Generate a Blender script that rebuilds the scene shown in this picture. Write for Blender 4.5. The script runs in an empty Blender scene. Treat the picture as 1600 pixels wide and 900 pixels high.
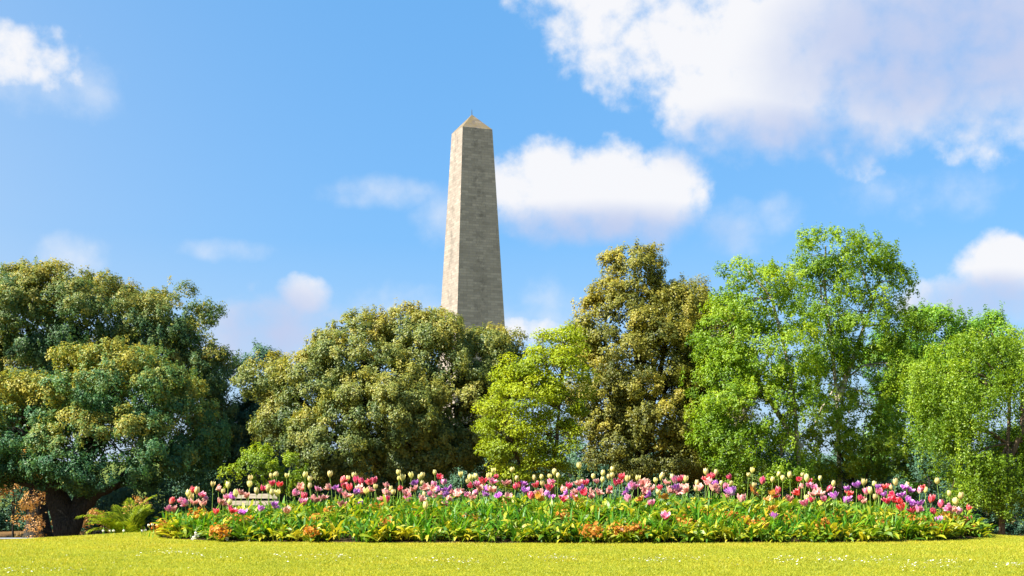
import bpy, math, random
import numpy as np
from mathutils import Vector, Matrix

random.seed(7)
R = np.random.default_rng(11)
C = bpy.context.scene.collection
scene = bpy.context.scene

# ------------------------------------------------------------------ camera
EYE, F, HY = 0.9, 2000.0, 720.0          # eye height, focal length and horizon in photo pixels
cam_d = bpy.data.cameras.new('camera')
cam = bpy.data.objects.new('camera', cam_d)
C.objects.link(cam)
cam.location = (0, 0, EYE)
cam.rotation_euler = (math.pi / 2, 0, 0)
cam_d.sensor_width = 36
cam_d.lens = 36 * F / 1600
cam_d.shift_y = (HY - 450) / 1600
cam_d.clip_start, cam_d.clip_end = 0.1, 6000
scene.camera = cam


def P(px, py, d):
    return np.array(((px - 800) / F * d, d, EYE + (HY - py) / F * d))


# ------------------------------------------------------------------ light
SUN = Vector((-0.66, -0.30, 0.69)).normalized()
sun_d = bpy.data.lights.new('sun', 'SUN')
sun_d.energy, sun_d.angle, sun_d.color = 5.0, math.radians(0.5), (1.0, 0.94, 0.82)
sun = bpy.data.objects.new('sun', sun_d)
C.objects.link(sun)
sun.rotation_euler = SUN.to_track_quat('Z', 'Y').to_euler()

world = bpy.data.worlds.new('World')
scene.world = world
world.use_nodes = True
scene.view_settings.view_transform = 'Standard'
scene.view_settings.look = 'None'
scene.view_settings.exposure = 1.68
scene.view_settings.gamma = 1
scene.view_settings.use_curve_mapping = False
scene.cycles.max_bounces = 6
scene.cycles.diffuse_bounces = 4
scene.cycles.glossy_bounces = 2
scene.cycles.transmission_bounces = 4
scene.cycles.caustics_reflective = scene.cycles.caustics_refractive = False


class NT:
    """small helper for writing node trees"""
    def __init__(s, tree):
        s.t = tree
        tree.nodes.clear()

    def n(s, kind, ins=None, **kw):
        nd = s.t.nodes.new(kind)
        for k, v in kw.items():
            setattr(nd, k, v)
        for k, v in (ins or {}).items():
            s.put(nd.inputs[k], v)
        return nd

    def put(s, sock, v):
        if isinstance(v, bpy.types.NodeSocket):
            s.t.links.new(v, sock)
        elif isinstance(v, (tuple, list)) and sock.type == 'RGBA' and len(v) == 3:
            sock.default_value = (*v, 1)
        else:
            sock.default_value = v

    def m(s, op, a, b=0.0, c=0.0, clamp=False):
        nd = s.n('ShaderNodeMath', {0: a, 1: b, 2: c}, operation=op, use_clamp=clamp)
        return nd.outputs[0]

    def step(s, v, lo, hi):
        nd = s.n('ShaderNodeMapRange', {'Value': v, 'From Min': lo, 'From Max': hi}, interpolation_type='SMOOTHSTEP')
        return nd.outputs[0]

    def mix(s, f, a, b, mode='MIX'):
        nd = s.n('ShaderNodeMix', data_type='RGBA', blend_type=mode)
        s.put(nd.inputs[0], f); s.put(nd.inputs[6], a); s.put(nd.inputs[7], b)
        return nd.outputs[2]

    def ramp(s, v, stops):
        nd = s.n('ShaderNodeValToRGB', {'Fac': v})
        el = nd.color_ramp.elements
        while len(el) < len(stops):
            el.new(0.5)
        for e, (p, c) in zip(el, stops):
            e.position, e.color = p, (*c, 1)
        return nd.outputs['Color']

    def noise(s, vec, scale, detail=4, rough=0.55, dist=0.0, out=0):
        nd = s.n('ShaderNodeTexNoise', {'Scale': scale, 'Detail': detail, 'Roughness': rough, 'Distortion': dist})
        if vec is not None:
            s.put(nd.inputs['Vector'], vec)
        return nd.outputs[out]


def build_sky():
    g = NT(world.node_tree)
    sky = g.n('ShaderNodeTexSky', sky_type='NISHITA', sun_disc=False)
    sky.sun_elevation = math.asin(SUN.z)
    sky.sun_rotation = math.atan2(SUN.x, SUN.y) % (2 * math.pi)
    sky.air_density, sky.dust_density, sky.ozone_density = 1.0, 0.3, 1.5
    co = g.n('ShaderNodeTexCoord').outputs['Generated']
    xyz = g.n('ShaderNodeSeparateXYZ', {0: co})
    az = g.m('ARCTAN2', xyz.outputs[0], xyz.outputs[1])
    el = g.m('ARCSINE', xyz.outputs[2])
    # turbulence moves the cloud outlines
    n1 = g.noise(co, 11, 8, 0.6)
    n2 = g.noise(co, 30, 6, 0.62)
    n3 = g.noise(co, 70, 4, 0.6)
    wadd = g.n('ShaderNodeVectorMath', {0: co}, operation='ADD')
    wsc = g.n('ShaderNodeVectorMath', {0: g.noise(co, 18, 3, .5, 0, 'Color')}, operation='SCALE'); wsc.inputs['Scale'].default_value = .05
    g.put(wadd.inputs[1], wsc.outputs[0])
    vo = g.n('ShaderNodeTexVoronoi', {'Vector': wadd.outputs[0], 'Scale': 26, 'Smoothness': .6}, feature='SMOOTH_F1').outputs['Distance']
    vo2 = g.n('ShaderNodeTexVoronoi', {'Vector': wadd.outputs[0], 'Scale': 62, 'Smoothness': .6}, feature='SMOOTH_F1').outputs['Distance']

    def blobs(lst):
        out = None
        for px, py, rx, ry, w in lst:
            a0 = math.atan((px - 800) / F)
            e0 = math.atan((HY - py) / math.hypot(F, px - 800))
            qx = g.m('MULTIPLY', g.m('SUBTRACT', az, a0), F / rx)
            qy = g.m('MULTIPLY', g.m('SUBTRACT', el, e0), F / ry)
            q = g.m('ADD', g.m('MULTIPLY', qx, qx), g.m('MULTIPLY', qy, qy))
            v = g.m('SUBTRACT', w, q)
            v = g.m('MAXIMUM', v, -2.2)
            out = v if out is None else g.m('SMOOTH_MAX', out, v, 0.15)
        return out

    cloud = blobs([
        (35, 80, 95, 62, 1.0), (70, 105, 75, 55, .9),
        (960, -40, 210, 90, .9), (1060, 30, 220, 120, 1.1), (1250, 60, 300, 160, 1.3), (1500, 60, 330, 170, 1.3), (1160, 140, 150, 80, .6),
        (1390, 150, 260, 85, .7),
        (850, 300, 90, 70, 1.45), (925, 290, 115, 72, 1.6), (1010, 305, 95, 70, 1.5), (930, 335, 160, 45, 1.3),
        (474, 464, 42, 32, 1.4), (440, 490, 66, 38, 1.1), (410, 530, 170, 75, .95),
                (1580, 432, 90, 62, 1.35), (1500, 470, 130, 48, 1.2), (830, 515, 90, 34, .8), (230, 445, 80, 30, .25),
        (2300, 200, 300, 160, 1.0), (-700, 250, 260, 110, 1.0), (-1900, 330, 330, 150, 1.0), (3300, 330, 330, 120, 1.0)])
    # unseen broken cloud overhead and behind the viewer, added to warm the fill
    cloud = g.m('SMOOTH_MAX', cloud, g.m('MINIMUM', g.m('MULTIPLY', g.m('SUBTRACT', el, .55), 3.0), .25), .1)
    cloud = g.m('SMOOTH_MAX', cloud, g.m('MINIMUM', g.m('MULTIPLY', g.m('SUBTRACT', g.m('ABSOLUTE', az), 1.3), 3.0), .15), .1)
    turb = g.m('ADD', g.m('MULTIPLY', g.m('SUBTRACT', n1, .5), 1.9), g.m('MULTIPLY', g.m('SUBTRACT', n2, .5), 1.1))
    turb = g.m('ADD', turb, g.m('ADD', g.m('MULTIPLY', g.m('SUBTRACT', .34, vo), .8), g.m('MULTIPLY', g.m('SUBTRACT', .34, vo2), .45)))
    turb = g.m('ADD', turb, g.m('MULTIPLY', g.m('SUBTRACT', n3, .5), 0.7))
    dens = g.m('ADD', cloud, turb)
    wisp = blobs([(605, 300, 110, 34, .9), (560, 312, 80, 24, .7), (335, 390, 90, 22, .8), (118, 396, 60, 40, 1.0), (1215, 335, 46, 44, .9), (860, 480, 70, 60, 1.0), (690, 342, 60, 50, .9),
                  (1330, 200, 90, 50, .8), (1450, 300, 160, 60, .5), (80, 130, 120, 60, .9), (720, 500, 400, 60, .7), (1150, 350, 120, 60, .6)])
    grey = blobs([(1480, 70, 260, 130, 1.0), (1250, 215, 260, 70, .5), (930, 372, 230, 52, .95), (430, 520, 150, 80, .9),
                  (1540, 475, 120, 45, .9)])
    grey = g.step(g.m('ADD', grey, g.m('MULTIPLY', g.m('SUBTRACT', n1, .5), .9)), -0.6, 1.0)
    mr = g.n('ShaderNodeMapRange', {'Value': dens, 'From Min': g.m('SUBTRACT', -.05, g.m('MULTIPLY', grey, .4)), 'From Max': g.m('ADD', .80, g.m('MULTIPLY', grey, .75))}, interpolation_type='SMOOTHSTEP')
    alpha = g.m('MULTIPLY', mr.outputs[0], g.step(cloud, -.85, -.05))
    walpha = g.m('MULTIPLY', g.step(g.m('ADD', wisp, g.m('MULTIPLY', turb, .9)), -.25, 1.7), .62)
    alpha = g.m('MAXIMUM', alpha, walpha)
    ccol = g.mix(grey, (0.298, 0.298, 0.306), (0.172, 0.197, 0.270))
    blue = g.mix(1.0, sky.outputs[0], (0.66, 0.80, 0.86), 'MULTIPLY')
    blue = g.mix(0.78, blue, (0.34, 1.24, 2.62))            # very clear, deep spring air
    # thin high haze towards the sun's side
    left = g.m('MAXIMUM', g.m('MULTIPLY', az, -1.0), 0.0)
    veil = g.m('MULTIPLY', g.m('ADD', .035, g.m('MINIMUM', g.m('MULTIPLY', g.m('MULTIPLY', left, left), 1.8), .35)), g.m('SUBTRACT', 1.45, g.m('MULTIPLY', el, 2.4), clamp=True))
    low = g.m('MULTIPLY', g.m('SUBTRACT', .17, el), 2.6, clamp=True)
    veil = g.m('ADD', veil, low, clamp=True)
    blue = g.mix(veil, blue, (2.25, 2.45, 2.75))
    bg_sky = g.n('ShaderNodeBackground', {'Color': blue, 'Strength': 0.10})
    bg_cl = g.n('ShaderNodeBackground', {'Color': ccol, 'Strength': 1.0})
    mx = g.n('ShaderNodeMixShader', {0: g.m('MULTIPLY', alpha, .97), 1: bg_sky.outputs[0], 2: bg_cl.outputs[0]})
    out = g.n('ShaderNodeOutputWorld', {'Surface': mx.outputs[0]})


build_sky()


# ------------------------------------------------------------------ helpers
def tag(o, label=None, cat=None, group=None, kind=None):
    if label: o['label'] = label
    if cat: o['category'] = cat
    if group: o['group'] = group
    if kind: o['kind'] = kind
    return o


def thing(name, label, cat, loc=(0, 0, 0), group=None, rz=0.0):
    o = bpy.data.objects.new(name, None)
    o.empty_display_size = 0.1
    C.objects.link(o)
    o.location = loc
    o.rotation_euler = (0, 0, rz)
    return tag(o, label, cat, group)


def mesh_np(name, v, f, mat=None, attrs=None, smooth=False):
    """mesh from arrays; every face has the same number of corners"""
    v = np.asarray(v, np.float32).reshape(-1, 3)
    f = np.asarray(f, np.int32)
    me = bpy.data.meshes.new(name)
    k = f.shape[1]
    me.vertices.add(len(v)); me.vertices.foreach_set('co', v.ravel())
    me.loops.add(f.size); me.loops.foreach_set('vertex_index', f.ravel())
    me.polygons.add(len(f)); me.polygons.foreach_set('loop_start', np.arange(0, f.size, k, dtype=np.int32))
    me.polygons.foreach_set('use_smooth', np.full(len(f), smooth, bool))
    for an, (dom, arr) in (attrs or {}).items():
        a = me.attributes.new(an, 'FLOAT', dom)
        a.data.foreach_set('value', np.asarray(arr, np.float32))
    me.update(calc_edges=True)
    if mat: me.materials.append(mat)
    return me


def obj(name, me, parent=None, loc=None):
    o = bpy.data.objects.new(name, me)
    C.objects.link(o)
    if parent: o.parent = parent
    if loc is not None: o.location = loc
    return o


class MB:
    """collects boxes, tubes and patches as quads into one mesh"""
    def __init__(s):
        s.v, s.f, s.n = [], [], 0

    def add(s, v, f):
        v = np.asarray(v, float); f = np.asarray(f, int)
        s.v.append(v); s.f.append(f + s.n); s.n += len(v)

    def box(s, c, size, rz=0.0):
        x, y, z = np.array(size) / 2
        v = np.array([(-x, -y, -z), (x, -y, -z), (x, y, -z), (-x, y, -z), (-x, -y, z), (x, -y, z), (x, y, z), (-x, y, z)])
        ca, sa = math.cos(rz), math.sin(rz)
        v = np.stack([v[:, 0] * ca - v[:, 1] * sa, v[:, 0] * sa + v[:, 1] * ca, v[:, 2]], 1) + np.array(c)
        s.add(v, [(0, 3, 2, 1), (4, 5, 6, 7), (0, 1, 5, 4), (1, 2, 6, 5), (2, 3, 7, 6), (3, 0, 4, 7)])

    def tube(s, pts, rad, k=7):
        pts = np.asarray(pts, float); n = len(pts)
        rad = np.broadcast_to(np.asarray(rad, float), (n,))
        t = np.gradient(pts, axis=0)
        t /= np.linalg.norm(t, axis=1)[:, None] + 1e-9
        ref = np.where(np.abs(t[:, 2:3]) < .9, np.array([[0, 0, 1.]]), np.array([[1., 0, 0]]))
        a = np.cross(t, ref); a /= np.linalg.norm(a, axis=1)[:, None] + 1e-9
        b = np.cross(t, a)
        an = np.arange(k) / k * 2 * math.pi
        v = pts[:, None] + rad[:, None, None] * (np.cos(an)[None, :, None] * a[:, None] + np.sin(an)[None, :, None] * b[:, None])
        i = np.arange(n - 1)[:, None] * k; j = np.arange(k)[None, :]; j2 = (j + 1) % k
        f = np.stack([i + j, i + j2, i + k + j2, i + k + j], -1).reshape(-1, 4)
        s.add(v.reshape(-1, 3), f)

    def mesh(s, name, mat, smooth=False):
        return mesh_np(name, np.concatenate(s.v), np.concatenate(s.f), mat, smooth=smooth)


def new_mat(name):
    m = bpy.data.materials.new(name)
    m.use_nodes = True
    return m, NT(m.node_tree)


def leaf_mat(name, stops, trans=0.45, gloss=0.0, big=0.12, scale=0.35):
    """leaves: colour by a random tint per leaf and a slow drift over the plant; light passes through"""
    m, g = new_mat(name)
    t = g.n('ShaderNodeAttribute', attribute_name='tint').outputs['Fac']
    pos = g.n('ShaderNodeNewGeometry').outputs['Position']
    dr = g.noise(pos, scale, 3)
    t2 = g.m('ADD', t, g.m('MULTIPLY', g.m('SUBTRACT', dr, .5), big * 4), clamp=True)
    col = g.ramp(t2, stops)
    d = g.n('ShaderNodeBsdfDiffuse', {'Color': col})
    tcol = g.mix(1.0, col, (1.25, 1.15, .55), 'MULTIPLY')
    tr = g.n('ShaderNodeBsdfTranslucent', {'Color': tcol})
    mx = g.n('ShaderNodeMixShader', {0: trans, 1: d.outputs[0], 2: tr.outputs[0]})
    gl = g.n('ShaderNodeBsdfGlossy', {'Color': (1, 1, 1), 'Roughness': 0.45})
    m2 = g.n('ShaderNodeMixShader', {0: gloss * .35, 1: mx.outputs[0], 2: gl.outputs[0]})
    g.n('ShaderNodeOutputMaterial', {0: m2.outputs[0]})
    return m


def plain_mat(name, c1, c2, scale=6, rough=.7, bump=0.0, spec=.3, stretch=None):
    m, g = new_mat(name)
    pos = g.n('ShaderNodeTexCoord').outputs['Object']
    if stretch:
        pos = g.n('ShaderNodeMapping', {0: pos, 'Scale': stretch}).outputs[0]
    nz = g.noise(pos, scale, 5, .65)
    col = g.ramp(nz, [(.35, c1), (.65, c2)])
    b = g.n('ShaderNodeBsdfPrincipled', {'Base Color': col, 'Roughness': rough, 'Specular IOR Level': spec})
    if bump:
        bp = g.n('ShaderNodeBump', {'Strength': bump, 'Distance': .05, 'Height': nz})
        g.put(b.inputs['Normal'], bp.outputs[0])
    g.n('ShaderNodeOutputMaterial', {0: b.outputs[0]})
    return m


def smooth(t):
    t = np.clip(t, 0, 1)
    return t * t * (3 - 2 * t)


# ------------------------------------------------------------------ ground
BX, BY, BA, BB = 0.70, 15.75, 4.95, 1.68      # flower bed: centre and half sizes


def bed_r(x, y):
    """0 in the middle of the bed, 1 on its outline"""
    yy = y - BY + 0.10 * (1 - ((x - BX) / BA) ** 2)
    return (np.abs((x - BX) / BA) ** 3.2 + np.abs(yy / BB) ** 3.0) ** (1 / 3.1)


def ground_z(x, y):
    x = np.asarray(x, float); y = np.asarray(y, float)
    u = np.where(x < BX, (x - BX) / 5.9, (x - BX) / 5.25)
    s = 13.4 + 4.0 * np.exp(-u ** 6)
    z = -1.75 * smooth((y - s) / 12.0)
    z = z + 0.16 * smooth((1.02 - bed_r(x, y)) / .55)
    z = z + 0.006 * np.sin(x * 1.3 + 1) * np.sin(y * .9)
    return z


def gz(x, y):
    return float(ground_z(x, y))


def lawn_mat():
    m, g = new_mat('lawn')
    pos = g.n('ShaderNodeNewGeometry').outputs['Position']
    xyz = g.n('ShaderNodeSeparateXYZ', {0: pos})
    n = g.noise(pos, 1.3, 6, .65)
    n2 = g.noise(pos, 25, 4, .7)
    a = g.ramp(n, [(.35, (.23, .23, .012)), (.55, (.32, .29, .014)), (.75, (.36, .26, .018))])
    a = g.mix(g.m('MULTIPLY', n2, .45), a, (.10, .14, .012))
    # leaf litter and bare soil start where the trees stand
    n3 = g.noise(pos, 2.2, 6, .7)
    lit = g.ramp(n3, [(.3, (.05, .035, .018)), (.5, (.13, .075, .03)), (.7, (.22, .12, .04))])
    edge = g.step(g.m('ADD', xyz.outputs[1], g.m('MULTIPLY', g.m('SUBTRACT', n, .5), 5)), 24, 27)
    far = g.step(xyz.outputs[1], 60, 70)
    c = g.mix(edge, a, lit)
    c = g.mix(far, c, (.10, .13, .02))
    bp = g.n('ShaderNodeBump', {'Strength': .5, 'Distance': .03, 'Height': n2})
    b = g.n('ShaderNodeBsdfPrincipled', {'Base Color': c, 'Roughness': .9, 'Specular IOR Level': .1, 'Normal': bp.outputs[0]})
    g.n('ShaderNodeOutputMaterial', {0: b.outputs[0]})
    return m


def build_ground():
    def axis(lo, mid0, mid1, hi, stp, far_n):
        return np.concatenate([mid0 - (np.linspace(1, 0, far_n, endpoint=False) ** 3) * (mid0 - lo),
                               np.arange(mid0, mid1, stp), mid1 + (np.linspace(0, 1, far_n) ** 3) * (hi - mid1)])
    xs = axis(-3000, -14, 14, 3000, .25, 30)
    ys = axis(-300, -2, 32, 4500, .2, 30)
    X, Y = np.meshgrid(xs, ys)
    v = np.stack([X, Y, ground_z(X, Y)], -1).reshape(-1, 3)
    nx, ny = len(xs), len(ys)
    i = np.arange(ny - 1)[:, None] * nx + np.arange(nx - 1)[None, :]
    f = np.stack([i, i + 1, i + nx + 1, i + nx], -1).reshape(-1, 4)
    tag(obj('lawn_ground', mesh_np('lawn_ground', v, f, lawn_mat(), smooth=True)), kind='structure')
    # soil of the bed, a sheet just above the lawn
    rr = np.linspace(0, 1.0, 14); an = np.linspace(0, 2 * math.pi, 97)[:-1]
    c, s = np.cos(an), np.sin(an)
    bx = np.sign(c) * np.abs(c) ** (2 / 3.1) * BA; by = np.sign(s) * np.abs(s) ** (2 / 3.1) * BB
    X = BX + rr[:, None] * bx[None]; Y = BY + rr[:, None] * by[None] - .10 * (1 - ((X - BX) / BA) ** 2)
    v = np.stack([X, Y, ground_z(X, Y) + .006], -1).reshape(-1, 3)
    k = len(an); i = np.arange(len(rr) - 1)[:, None] * k; j = np.arange(k)[None]; j2 = (j + 1) % k
    f = np.stack([i + j, i + k + j, i + k + j2, i + j2], -1).reshape(-1, 4)
    tag(obj('bed_soil', mesh_np('bed_soil', v, f, plain_mat('soil', (.025, .016, .01), (.07, .045, .025), 9, .95, .5, .1), smooth=True)), kind='structure')


build_ground()


def grass_blades():
    n = 820000
    y = 8.2 + R.random(n) ** 1.1 * 8.6
    x = (R.random(n) - .5) * 2 * (y * .42 + 1.2)
    keep = (bed_r(x, y) > 1.0) & (y < 16.6)
    x, y = x[keep], y[keep]; n = len(x)
    z = ground_z(x, y)
    h = R.uniform(.008, .024, n); w = R.uniform(.0022, .0042, n)
    patch = np.sin(x * 2.1 + np.sin(y * 3)) * np.sin(y * 2.7 + 1.3 * np.sin(x * 1.7))
    h *= 1 + .25 * patch
    an = R.random(n) * 6.283; le = R.normal(0, .016, (n, 2))
    b = np.stack([x, y, z - .004], -1)
    s = np.stack([np.cos(an) * w, np.sin(an) * w, 0 * w], -1)
    tip = b + np.stack([le[:, 0], le[:, 1], h], -1)
    v = np.stack([b - s, b + s, tip], 1).reshape(-1, 3)
    f = np.arange(3 * n).reshape(-1, 3)
    mat = leaf_mat('grass', [(0, (.18, .235, .022)), (.3, (.315, .35, .030)), (.65, (.42, .40, .036)), (1, (.52, .38, .06))], .4, .03, .05, 1.2)
    o = obj('lawn_grass', mesh_np('lawn_grass', v, f, mat, {'tint': ('FACE', np.clip(R.normal(.45, .22, n) + .14 * patch + +.10 * np.sin(x * 5.3 + 2 * np.sin(y * 4)) * np.sin(y * 9.1) + .16 * smooth((y - 12.0) / 2.0) - .15, 0, 1))}))
    tag(o, 'short sunlit yellow-green grass of the mown lawn', 'grass', kind='stuff')


grass_blades()


def daisies():
    drifts = [(20, 896, 60, 4, 50), (95, 897, 25, 2, 14), (275, 868, 40, 3, 40), (315, 874, 14, 3, 14), (210, 872, 30, 4, 10), (480, 874, 60, 4, 40), (530, 876, 20, 3, 25),
              (700, 880, 40, 5, 30), (735, 883, 30, 3, 25), (860, 876, 35, 3, 36), (890, 877, 20, 3, 20), (1020, 879, 40, 4, 50), (1080, 877, 22, 3, 24),
              (1230, 882, 20, 5, 24), (1300, 880, 60, 4, 55), (1370, 882, 50, 4, 50), (1440, 889, 50, 5, 60), (1470, 883, 40, 4, 40), (1580, 888, 30, 3, 30),
              (800, 880, 800, 12, 120)]
    V, Fc, n = [], [], 0
    for px, py, sx, sy, k in drifts:
        for _ in range(int(k * 1.7)):
            a, b = px + random.gauss(0, sx * .55), py + random.gauss(0, sy * .6)
            if b < 852: continue
            d = EYE * F / (b - HY)
            x, y = (a - 800) / F * d, d
            r = random.uniform(.0045, .0095); z = gz(x, y) + random.uniform(.03, .045)
            tx, ty = random.uniform(-.5, .5), random.uniform(-.9, .2)
            ring = [(x + r * math.cos(t), y + r * math.sin(t), z - r * (tx * math.cos(t) + ty * -math.sin(t))) for t in np.arange(6) * math.pi / 3]
            V += ring; Fc.append(range(n, n + 6)); n += 6
    o = obj('daisies', mesh_np('daisies', V, Fc, plain_mat('daisy_white', (.75, .75, .68), (.85, .85, .8), 40)))
    tag(o, 'tiny white daisies scattered in drifts over the lawn', 'daisies', kind='stuff')


daisies()


# ------------------------------------------------------------------ obelisk
def stone_mat(name, tint, lichen=0.0):
    m, g = new_mat(name)
    uv = g.n('ShaderNodeUVMap', uv_map='UVMap').outputs[0]
    pos = g.n('ShaderNodeTexCoord').outputs['Object']
    br = g.n('ShaderNodeTexBrick', {'Vector': uv, 'Color1': (1, 1, 1), 'Color2': (0, 0, 0), 'Mortar': (.5, .5, .5), 'Scale': 1.0, 'Mortar Size': .022,
                                    'Mortar Smooth': .3, 'Bias': 0.0, 'Brick Width': 1.15, 'Row Height': .40})
    base = g.ramp(br.outputs['Color'], [(0, tuple(.80 * c for c in tint)), (.35, tuple(.95 * c for c in tint)), (.65, tint), (1, tuple(min(1, 1.18 * c) for c in tint))])
    n = g.noise(pos, .16, 6, .65); n2 = g.noise(pos, 1.1, 5, .7)
    st = g.noise(g.n('ShaderNodeMapping', {0: pos, 'Scale': (.9, .9, .06)}).outputs[0], 1.2, 5, .7)
    c = g.mix(g.m('MULTIPLY', g.step(n, .45, .8), .35), base, tuple(.55 * k for k in tint))
    c = g.mix(g.m('MULTIPLY', g.step(st, .52, .8), .5), c, (.10, .085, .07))
    c = g.mix(g.m('MULTIPLY', g.step(n2, .58, .8), .55), c, (.11, .09, .07))
    axis = g.n('ShaderNodeSeparateXYZ', {0: pos})                 # rain runs darken the middle of each face
    mid = g.m('MINIMUM', g.m('ABSOLUTE', axis.outputs[0]), g.m('ABSOLUTE', axis.outputs[1]))
    n4 = g.noise(pos, .75, 6, .75)
    band = g.m('MULTIPLY', g.step(mid, 1.9, .2), g.step(n4, .46, .66))
    c = g.mix(g.m('MULTIPLY', band, .55), c, (.085, .07, .062))
    c = g.mix(g.m('MULTIPLY', br.outputs['Fac'], .45), c, (.09, .08, .07))
    if lichen:
        c = g.mix(g.m('MULTIPLY', g.step(n2, .4, .6), lichen), c, (.19, .14, .04))
    bp = g.n('ShaderNodeBump', {'Strength': .22, 'Distance': .06, 'Height': g.m('ADD', g.m('MULTIPLY', br.outputs['Fac'], -.6), n2)})
    b = g.n('ShaderNodeBsdfPrincipled', {'Base Color': c, 'Roughness': .9, 'Specular IOR Level': .15, 'Normal': bp.outputs[0]})
    g.n('ShaderNodeOutputMaterial', {0: b.outputs[0]})
    return m


def frustum(name, w0, z0, w1, z1, mat, parent):
    a, b = w0 / 2, w1 / 2
    v = [(-a, -a, z0), (a, -a, z0), (a, a, z0), (-a, a, z0), (-b, -b, z1), (b, -b, z1), (b, b, z1), (-b, b, z1)]
    f = [(0, 1, 5, 4), (1, 2, 6, 5), (2, 3, 7, 6), (3, 0, 4, 7), (4, 5, 6, 7), (3, 2, 1, 0)]
    me = mesh_np(name, v, f, mat)
    uv = me.uv_layers.new(name='UVMap')
    for p in me.polygons:
        for li in p.loop_indices:
            co = me.vertices[me.loops[li].vertex_index].co
            i = p.index
            u = (co.x, co.y, -co.x, -co.y, co.x, co.x)[i] + i * 13.37
            uv.data[li].uv = (u, co.z if i < 4 else co.y)
    return obj(name, me, parent)


def build_obelisk():
    D = 205.0
    x = (737.3 - 800) / F * D
    z0 = gz(x, D)
    t = thing('obelisk', 'tall tapering grey stone obelisk rising behind the round oak', 'obelisk', (x, D, z0), rz=math.radians(22.8))
    st = stone_mat('granite', (.265, .222, .19)); sp = stone_mat('granite_lichen', (.15, .125, .10), .45)
    ztop, apex = 53.6 - z0, 56.3 - z0
    frustum('shaft', 9.7, 7.2, 5.05, ztop, st, t)
    frustum('pyramidion', 5.05, ztop + .004, .10, apex, sp, t)
    frustum('pedestal', 12.5, 2.4, 11.8, 7.2, st, t)
    k = 0
    for w, a, b in ((24, 0, .8), (20, .8, 1.6), (16, 1.6, 2.4)):
        frustum('step', w, a, w, b, st, t)
    rod = MB(); rod.tube([(0, 0, apex - .1), (0, 0, apex + .45), (0, 0, apex + .9)], [.06, .05, .02], 6)
    obj('lightning_rod', rod.mesh('lightning_rod', plain_mat('rod_iron', (.04, .04, .04), (.08, .08, .08))), t)


build_obelisk()


# ------------------------------------------------------------------ trees
def unit(a):
    return a / (np.linalg.norm(a, axis=-1, keepdims=True) + 1e-9)


def leaf_mesh(name, p, nrm, size, mat, tint, aspect=.62):
    """one folded pair of triangles per leaf"""
    n = len(p)
    nrm = unit(nrm)
    t = unit(np.cross(nrm, R.normal(size=(n, 3))))
    b = np.cross(nrm, t)
    L = size[:, None]
    base = p - t * L * .5; tip = p + t * L * .5
    fold = nrm * L * .10
    v = np.stack([base, p - b * L * aspect * .5 + fold, tip, p + b * L * aspect * .5 + fold], 1).reshape(-1, 3)
    i = np.arange(n)[:, None] * 4
    return mesh_np(name, v, i + np.arange(4)[None], mat, {'tint': ('FACE', tint)})


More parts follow.
